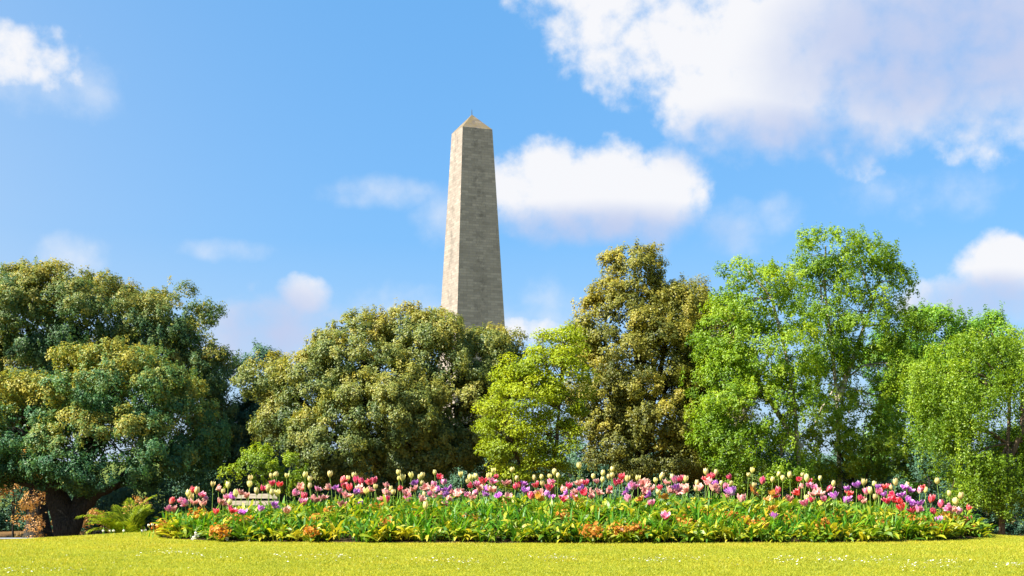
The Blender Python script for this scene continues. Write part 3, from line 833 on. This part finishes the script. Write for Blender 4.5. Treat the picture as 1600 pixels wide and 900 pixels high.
def bed_foliage():
    # primrose rosettes
    x, y = bed_points(950, .97)
    xe = BX + (R.random(170) - .5) * 2 * BA * .97                       # denser along the front edge
    ye = BY - .10 * (1 - ((xe - BX) / BA) ** 2) - BB * np.clip(1 - np.abs((xe - BX) / BA) ** 3.2, 0, 1) ** (1 / 3.0) * R.uniform(.88, 1.0, 170)
    x = np.concatenate([x, xe]); y = np.concatenate([y, ye])
    k = 16; m = len(x)
    X = np.repeat(x, k) + R.normal(0, .035, m * k); Y = np.repeat(y, k) + R.normal(0, .035, m * k)
    front = np.clip((BY + .5 - Y) / 2.0, 0, 1)
    N = len(X)
    hgt = np.repeat(R.uniform(.0, .21, m) * np.clip((y - (BY - BB)) / .8, .5, 1), k) * R.random(N) ** .6
    base = np.stack([X, Y, ground_z(X, Y) + hgt], -1)
    v, f, t = strips(base, R.random(N) * 6.283, R.uniform(.35, 1.35, N), R.uniform(.11, .24, N), R.uniform(.020, .046, N), R.uniform(.5, 2.2, N),
                     tint=np.clip(np.repeat(R.normal(.42, .26, m), k) + R.normal(0, .18, N), 0, 1), shape='oval', twist=R.normal(0, .5, N))
    o = obj('primrose_foliage', mesh_np('primrose_foliage', v, f, M_PRIM, {'tint': ('FACE', t)}, True))
    tag(o, 'dense yellow-green leafy ground cover filling the flower bed', 'foliage', kind='stuff')
    # bulb leaves that carry no flower
    x, y = bed_points(1500, .99)
    k = 6; m = len(x)
    X = np.repeat(x, k) + R.normal(0, .03, m * k); Y = np.repeat(y, k) + R.normal(0, .03, m * k); N = len(X)
    base = np.stack([X, Y, ground_z(X, Y)], -1)
    v, f, t = strips(base, R.random(N) * 6.283, R.uniform(.95, 1.5, N), R.uniform(.18, .36, N), R.uniform(.013, .027, N), R.uniform(.2, 1.6, N),
                     tint=np.clip(R.normal(.4, .22, N), 0, 1), twist=R.normal(0, .3, N))
    o = obj('bulb_leaves', mesh_np('bulb_leaves', v, f, M_TULIP_LEAF, {'tint': ('FACE', t)}, True))
    tag(o, 'upright green strap leaves growing through the flower bed', 'leaves', kind='stuff')


bed_foliage()


# ------------------------------------------------------------------ tulips
def petal_mat(name, core, edge, base, trans=.4):
    m, g = new_mat(name)
    r = g.n('ShaderNodeAttribute', attribute_name='rim').outputs['Fac']
    b = g.n('ShaderNodeAttribute', attribute_name='low').outputs['Fac']
    oi = g.n('ShaderNodeObjectInfo').outputs['Random']
    pos = g.n('ShaderNodeTexCoord').outputs['Object']
    nz = g.noise(pos, 60, 3)
    rr = g.step(g.m('ADD', r, g.m('MULTIPLY', g.m('SUBTRACT', nz, .5), .5)), .35, .95)
    c = g.mix(rr, core, edge)
    c = g.mix(g.step(b, .45, 1.0), c, base)
    hs = g.n('ShaderNodeHueSaturation', {'Color': c, 'Hue': g.m('ADD', .485, g.m('MULTIPLY', oi, .03)), 'Value': g.m('ADD', .82, g.m('MULTIPLY', oi, .36)), 'Saturation': 1.0})
    c = hs.outputs[0]
    d = g.n('ShaderNodeBsdfDiffuse', {'Color': c}); t = g.n('ShaderNodeBsdfTranslucent', {'Color': c})
    mx = g.n('ShaderNodeMixShader', {0: trans, 1: d.outputs[0], 2: t.outputs[0]})
    gl = g.n('ShaderNodeBsdfGlossy', {'Roughness': .4})
    m2 = g.n('ShaderNodeMixShader', {0: .04, 1: mx.outputs[0], 2: gl.outputs[0]})
    g.n('ShaderNodeOutputMaterial', {0: m2.outputs[0]})
    return m


PM = {'c': petal_mat('petal_cream', (.72, .60, .20), (.84, .74, .36), (.50, .50, .10)),
      'r': petal_mat('petal_red', (.74, .018, .06), (.86, .26, .30), (.68, .24, .12)),
      'k': petal_mat('petal_pink', (.74, .12, .30), (.86, .48, .56), (.72, .52, .36)),
      'p': petal_mat('petal_purple', (.46, .08, .50), (.74, .36, .72), (.60, .42, .50)),
      's': petal_mat('petal_salmon', (.70, .25, .24), (.84, .50, .40), (.66, .46, .22)),
      'o': petal_mat('petal_orange', (.58, .21, .03), (.68, .36, .07), (.52, .36, .06))}


def bloom_mesh(kind, var):
    """six petals on a base; open says how far they flare"""
    rg = np.random.default_rng(hash((ord(kind), var)) % 100000)
    open_ = {'c': (.0, .12, .22, .05), 'r': (.3, .5, .2, .75), 'k': (.3, .5, .25, .7), 'p': (.4, .6, .5, .75), 's': (.5, .8, .4, .95), 'o': (.7, .9, .5, 1.0)}[kind][var]
    ragged = {'c': .02, 'r': .10, 'k': .14, 'p': .16, 's': .32, 'o': .32}[kind]
    H = {'c': .088, 'r': .086, 'k': .084, 'p': .080, 's': .082, 'o': .06}[kind]
    npet = {'c': 6, 'r': 7, 'k': 8, 'p': 9, 's': 8, 'o': 7}[kind]
    nu, nv = 6, 7
    V, Fc, rim, low = [], [], [], []
    for k in range(npet):
        inner = k % 2
        az = k / npet * 2 * math.pi + rg.normal(0, .12 + ragged * .4)
        op = open_ * rg.uniform(.75, 1.2) * (.75 if inner else 1)
        hh = H * rg.uniform(.92, 1.06) * (1 + ragged * rg.uniform(-.5, .3))
        wid = rg.uniform(.9, 1.1)
        b0 = len(V)
        for j in range(nv):
            s = j / (nv - 1)
            rad = .029 * (math.sin(min(1, s * 1.5) * math.pi / 2) ** .8) * (.88 if inner else 1.0)
            rad += op * .042 * s ** 1.6 - (.012 * (1 - min(1, op * 2)) * max(0, s - .55) / .45)
            z = hh * (s - .16 * op * s ** 2.2)
            half = .030 * wid * (math.sin(min(.985, .12 + s * .86) * math.pi) ** .55) * (1 + .25 * op)
            for i in range(nu):
                u = i / (nu - 1) * 2 - 1
                a = az + u * half / max(rad, .016) * .9
                rr = rad - .004 * (1 - u * u) * op + rg.normal(0, .010 * ragged)
                zz = z - abs(u) ** 2 * .010 * s + rg.normal(0, .016 * ragged) * s
                V.append((rr * math.cos(a), rr * math.sin(a), zz))
                rim.append(max(abs(u) ** 1.6, s ** 2.5)); low.append((1 - s) ** 1.2)
        for j in range(nv - 1):
            for i in range(nu - 1):
                q = b0 + j * nu + i
                Fc.append((q, q + 1, q + nu + 1, q + nu))
    V = np.array(V); V[:, 2] -= H * .45
    return mesh_np('bloom', V, Fc, PM[kind], {'rim': ('POINT', rim), 'low': ('POINT', low)}, True)


def stem_mesh(bend):
    t = np.linspace(0, 1, 8)
    mb = MB(); mb.tube(np.stack([bend * np.sin(t * math.pi) * 1.0, 0 * t, t], 1), .0045 - .0012 * t, 6)
    return mb.mesh('stem', M_STEM, True)


M_STEM = plain_mat('tulip_stem', (.10, .22, .03), (.26, .34, .06), 20, .5)


def leaf_mesh_t(var):
    rg = np.random.default_rng(50 + var)
    v, f, t = strips(np.zeros((1, 3)), np.array([0.]), np.array([1.25 + .15 * rg.random()]), np.array([.24 + .10 * rg.random()]), np.array([.026 + .010 * rg.random()]),
                     np.array([.3 + .9 * rg.random()]), n=8, tint=np.array([.25 + .5 * rg.random()]), twist=np.array([rg.normal(0, .2)]))
    return mesh_np('leaf', v, f, M_TULIP_LEAF, {'tint': ('FACE', t)}, True)


TUL = {  # x offset of the close-up, then colour and place of every bloom in it
230: 'r 245 408,k 215 485,s 265 490,k 345 408,k 385 425,c 412 330,r 455 300,c 500 305,c 435 370,s 470 415,k 545 340,k 580 380,s 555 430,c 660 240,s 715 280,c 765 312,c 812 250,c 890 335,s 945 320,k 795 370,p 850 365,s 740 410,c 830 420,r 690 515,r 855 495,s 775 430,c 1030 240,c 1035 180,c 1100 310,s 1000 355,r 1160 280,c 1215 280,p 1140 485,c 1250 158,c 1255 322,r 1255 228,o 515 560,p 960 520,p 1275 440',
420: 'c 78 140,c 180 155,r 110 240,c 85 330,p 65 455,s 185 500,k 265 325,s 320 275,c 365 145,c 415 188,c 412 260,r 355 360,k 350 415,s 460 390,k 490 285,s 605 270,c 615 138,s 550 370,p 670 275,k 715 305,r 745 195,c 795 180,c 855 150,r 755 250,r 810 275,r 880 195,r 930 210,s 775 345,c 830 360,p 880 315,s 910 270,c 978 310,p 915 435,s 735 440,s 930 310,r 1005 220,r 1060 200,s 1030 290,c 1070 265,s 1140 380',
600: 's 25 250,c 70 285,c 95 320,r 160 285,r 30 390,s 20 320,c 145 120,c 150 180,c 185 175,s 225 330,k 240 375,c 272 150,p 308 230,s 300 285,c 360 170,c 385 150,c 385 228,s 410 270,c 405 345,s 380 385,k 470 335,k 500 240,c 510 122,r 555 165,k 600 220,s 490 285,p 535 290,p 635 292,p 625 340,s 550 350,k 610 450,c 418 455,s 690 320,s 650 380,c 770 140,s 765 310,s 740 340,k 835 345,r 870 250,c 865 180,c 840 210,c 925 160,k 935 240,r 995 205,c 1055 160,c 1100 105,r 1125 165,k 1090 210,s 960 280,k 910 325,p 1020 285,p 1015 340,s 1110 295,s 1075 290,p 1155 355,s 885 370',
780: 's 65 225,c 130 95,c 175 180,r 195 245,r 165 265,c 55 385,s 95 365,p 240 235,p 260 300,r 318 355,c 355 178,r 370 245,c 425 168,c 435 235,k 515 220,r 505 270,p 475 335,p 525 370,s 410 330,o 395 370,c 510 160,c 555 118,c 592 155,r 700 255,s 645 290,p 665 335,r 650 385,s 800 225,r 870 220,r 830 235,p 825 280,r 855 325,s 770 310,k 740 360,o 780 390,s 925 310,s 925 360,c 805 55,c 945 160,s 980 210,c 1043 130,c 1040 195,s 1005 320,c 1100 165,c 1135 90,c 1135 150,r 1120 280,s 1095 310',
960: 'r 70 165,r 55 215,c 130 185,r 20 220,p 165 265,p 120 315,k 195 250,k 135 385,c 235 180,s 285 240,s 340 220,s 300 310,s 370 285,p 345 345,o 260 385,k 370 430,c 415 200,c 475 160,r 460 272,c 440 320,s 525 220,o 500 370,s 560 300,c 580 165,k 610 195,r 660 190,r 690 175,c 718 188,p 625 270,s 640 315,s 690 265,s 720 290,c 830 232,c 822 290,s 850 275,c 920 115,r 950 160,r 985 155,s 945 220,r 925 195,c 1022 125,p 1020 230,c 1075 230,s 1000 275,s 1040 305,k 1115 260,p 1135 310,r 1155 168,k 510 560,s 1130 360',
1140: 'c 15 230,p 20 310,s 120 385,c 190 145,c 228 100,c 245 250,o 240 300,r 330 205,c 432 195,c 492 140,c 535 180,c 605 150,r 490 300,r 455 345,o 435 330,o 385 385,r 690 190,c 735 145,c 775 180,k 800 250,r 805 210,r 680 320,s 605 385,s 725 260,c 770 375,k 755 425,r 825 395,k 850 275,s 840 330,s 890 320,c 908 180,c 1045 235,r 1005 285,k 950 385,p 1050 355,p 450 555,o 430 475',
1320: 'p 25 280,r 45 330,p 35 385,p 15 400,p 120 245,c 192 220,r 155 375,s 190 410,k 215 310,c 255 305,c 295 235,c 305 370,p 335 265,k 345 315,r 390 265,r 435 260,c 465 280,p 395 340,r 425 400,r 475 350,c 510 222,r 500 395,p 575 345,r 560 415,p 600 270,p 660 300,c 625 250,p 640 395,r 565 470,p 680 435,p 745 435,r 680 500,k 745 490,r 780 275,k 755 300,c 812 300,r 870 385,r 890 510,c 928 210,r 965 440,c 1050 335,k 1050 475,c 1115 415,c 1165 358,k 1085 500,k 1145 510,p 950 595,r 1245 475,r 1240 590,s 1100 490'}
ORD = ['first', 'second', 'third', 'fourth', 'fifth', 'sixth', 'seventh', 'eighth', 'ninth', 'tenth', 'eleventh', 'twelfth', 'thirteenth', 'fourteenth', 'fifteenth', 'sixteenth',
       'seventeenth', 'eighteenth', 'nineteenth', 'twentieth', 'twenty-first', 'twenty-second', 'twenty-third', 'twenty-fourth', 'twenty-fifth', 'twenty-sixth', 'twenty-seventh',
       'twenty-eighth', 'twenty-ninth', 'thirtieth', 'thirty-first', 'thirty-second', 'thirty-third', 'thirty-fourth', 'thirty-fifth', 'thirty-sixth', 'thirty-seventh', 'thirty-eighth',
       'thirty-ninth', 'fortieth', 'forty-first', 'forty-second', 'forty-third', 'forty-fourth', 'forty-fifth']
ZONES = [(345, 'beside the palm'), (450, 'before the bench'), (600, 'before the round oak'), (740, 'below the obelisk'), (905, 'before the maple'),
         (1085, 'before the brown oak'), (1262, 'before the leaning birch'), (1420, 'before the tallest birch'), (2000, 'beside the weeping birch')]
DESC = {'c': ('closed cream', 'cream'), 'r': ('open red pale-edged', 'red'), 'k': ('open pink', 'pink'), 'p': ('open purple', 'purple'), 's': ('ragged salmon', 'salmon'), 'o': ('wilted orange', 'orange')}


def build_tulips():
    blooms = {k: [bloom_mesh(k, v) for v in range(4)] for k in PM}
    stems = [stem_mesh(b) for b in (-.03, .0, .025, .05)]
    leaves = [leaf_mesh_t(v) for v in range(6)]
    rows = []
    for ox, txt in TUL.items():
        for it in txt.split(','):
            k, a, b = it.split()
            rows.append((ox + int(a) * .1555, 720 + int(b) * .1555, k))
    rows.sort()
    count = {}
    for px, py, k in rows:
        zone = next(n for lim, n in ZONES if px < lim)
        tall = k == 'c' and py < 752
        key = (zone, k, tall); count[key] = count.get(key, 0) + 1
        desc, col = DESC[k]
        if tall: desc, col = 'tall closed cream', 'tall cream'
        elif k == 'c': desc, col = 'shorter closed cream', 'shorter cream'
        label = f'{desc} tulip {zone}, {ORD[count[key] - 1]} {col} one from the palm end'
        u = abs((px - 885) / 640)
        half = BB * max(.05, 1 - min(1, u) ** 3.2) ** (1 / 3.0)
        f = np.clip((py - 738) / 62, -.05, 1.0)                    # high blooms stand at the back, low ones in front
        f = np.clip(f + random.gauss(0, .10), 0, 1)
        d = BY - .06 + half * (.90 - 1.80 * f)
        c = P(px, py, d)
        zg = gz(c[0], d)
        lean = random.gauss(0, .02), random.gauss(0, .02)
        bx, by = c[0] + lean[0], d + lean[1]
        zg = gz(bx, by)
        sc = random.uniform(.82, 1.15) * (1.08 if k == 'c' else 1.12)
        if c[2] - zg < .12: c[2] = zg + .12
        t = thing('tulip', label, 'tulip', (bx, by, zg), 'tulips in the flower bed')
        h = c[2] - zg - .035 * sc
        so = obj('stem', random.choice(stems), t)
        sv = Vector((-lean[0], -lean[1], h))
        q = sv.to_track_quat('Z', 'Y')
        so.rotation_euler = q.to_euler(); so.scale = (1, 1, sv.length)
        bo = obj('bloom', random.choice(blooms[k]), t)
        bo.location = (-lean[0], -lean[1], c[2] - zg)
        tl = .12 if k == 'c' else .42
        bo.rotation_euler = (random.gauss(0, tl), random.gauss(0, tl), random.uniform(0, 6.28))
        bo.scale = (sc, sc, sc * random.uniform(.92, 1.1))
        for _ in range(2):
            lo = obj('leaf', random.choice(leaves), t)
            lo.rotation_euler = (0, 0, random.uniform(0, 6.28))
            s = random.uniform(.8, 1.15) * min(1.25, max(.6, (c[2] - zg) / .42))
            lo.scale = (s, s, s)


build_tulips()

WALL = {230: '1030 670,730 790,140 750,510 600,880 640', 420: '480 640,420 760,620 570,1110 540,1190 670', 600: '30 690,340 640,850 660', 780: '960 570,930 760,1200 750,640 640,80 500',
        960: '920 580,740 700,690 670,760 580,240 740,1190 640,1050 610,200 540', 1140: '30 650,160 670,450 610,590 640,920 700,970 725,300 700,1120 620,590 490', 1320: '380 700,715 665,900 750,1020 640,1130 670,1230 710,610 640'}


def build_wallflowers():
    mo = leaf_mat('wallflower_petal', [(0, (.20, .07, .015)), (.4, (.46, .17, .025)), (.75, (.62, .30, .05)), (1, (.66, .45, .10))], .35, .03, .05, 8)
    mg = M_PRIM
    metas = []
    for v in range(4):
        n = 95
        d = unit(R.normal(size=(n, 3))); r = R.random(n) ** .5
        p = d * r[:, None] * np.array([.10, .08, .055]); p[:, 2] += .02
        metas.append(leaf_mesh('blossom', p, d + R.normal(0, .5, (n, 3)), R.uniform(.018, .036, n), mo, np.clip(R.normal(.5, .25, n), 0, 1), .8))
    fol = []
    for v in range(3):
        N = 16
        vv, ff, tt = strips(np.zeros((N, 3)), R.random(N) * 6.283, R.uniform(.7, 1.4, N), R.uniform(.10, .18, N), R.uniform(.014, .024, N), R.uniform(.3, 1.2, N), tint=np.clip(R.normal(.35, .2, N), 0, 1))
        fol.append(mesh_np('foliage', vv, ff, mg, {'tint': ('FACE', tt)}, True))
    rows = sorted((ox + int(a.split()[0]) * .1555, 720 + int(a.split()[1]) * .1555) for ox, t in WALL.items() for a in t.split(','))
    for i, (px, py) in enumerate(rows):
        u = abs((px - 885) / 640)
        half = BB * max(.05, 1 - min(1, u) ** 3.2) ** (1 / 3.0)
        f = np.clip((py - 770) / 72, 0.3, 1.0)
        d = BY - .16 + half * (.75 - 1.86 * f)
        c = P(px, py, d); zg = gz(c[0], d)
        h = max(.09, c[2] - zg + .035)
        t = thing('wallflower', f'clump of spent orange wallflowers, {ORD[i]} from the palm end of the bed', 'flower', (c[0], d, zg), 'spent wallflowers in the flower bed', random.uniform(0, 6.28))
        s = random.uniform(1.25, 1.85)
        b = obj('blossom', random.choice(metas), t); b.location = (0, 0, h); b.scale = (s, s, s)
        f_ = obj('foliage', random.choice(fol), t); k = max(.6, h / .14); f_.scale = (1.1, 1.1, k)


build_wallflowers()


def build_small_flowers():
    pw = petal_mat('petal_white', (.80, .78, .66), (.85, .84, .76), (.6, .6, .3))
    me = bloom_mesh('c', 1).copy(); me.materials.clear(); me.materials.append(pw)
    spots = [(172, 831), (161, 838), (193, 838), (177, 837), (222, 831), (227, 829), (232, 821), (238, 820), (246, 826), (255, 823)]
    st = stem_mesh(.03)
    for i, (px, py) in enumerate(spots):
        d = 15.0 + random.uniform(-.2, .35) if px > 215 else 15.4
        c = P(px, py, d); zg = gz(c[0], d)
        t = thing('daffodil', f'small cream daffodil beside the palm, {ORD[i]} from the oak trunk', 'flower', (c[0], d, zg), 'small cream daffodils beside the palm')
        h = max(.05, c[2] - zg)
        s = obj('stem', st, t); s.scale = (.7, .7, h)
        b = obj('bloom', me, t); b.location = (0, 0, h); b.scale = (.45, .45, .4)
        b.rotation_euler = (random.uniform(-.5, .5), random.uniform(-.5, .5), random.uniform(0, 6))
        l = obj('leaf', leaf_mesh_t(i % 6), t); l.scale = (.4, .4, .4); l.rotation_euler = (0, 0, random.uniform(0, 6))
    for i, (px, py, lab) in enumerate([(303, 843, 'white primrose at the front corner of the bed near the palm'), (354, 844, 'pale cream primrose at the front edge of the bed before the bench')]):
        d = 14.25
        c = P(px, py, d); zg = gz(c[0], d)
        t = thing('primrose', lab, 'flower', (c[0], d, zg))
        for k in range(7):
            b = obj('bloom', me, t)
            b.location = (random.gauss(0, .025), random.gauss(0, .02), max(.04, c[2] - zg) + random.gauss(0, .018)); b.scale = (.5, .5, .35)
            b.rotation_euler = (random.uniform(-.6, .9), random.uniform(-.6, .6), random.uniform(0, 6))


build_small_flowers()
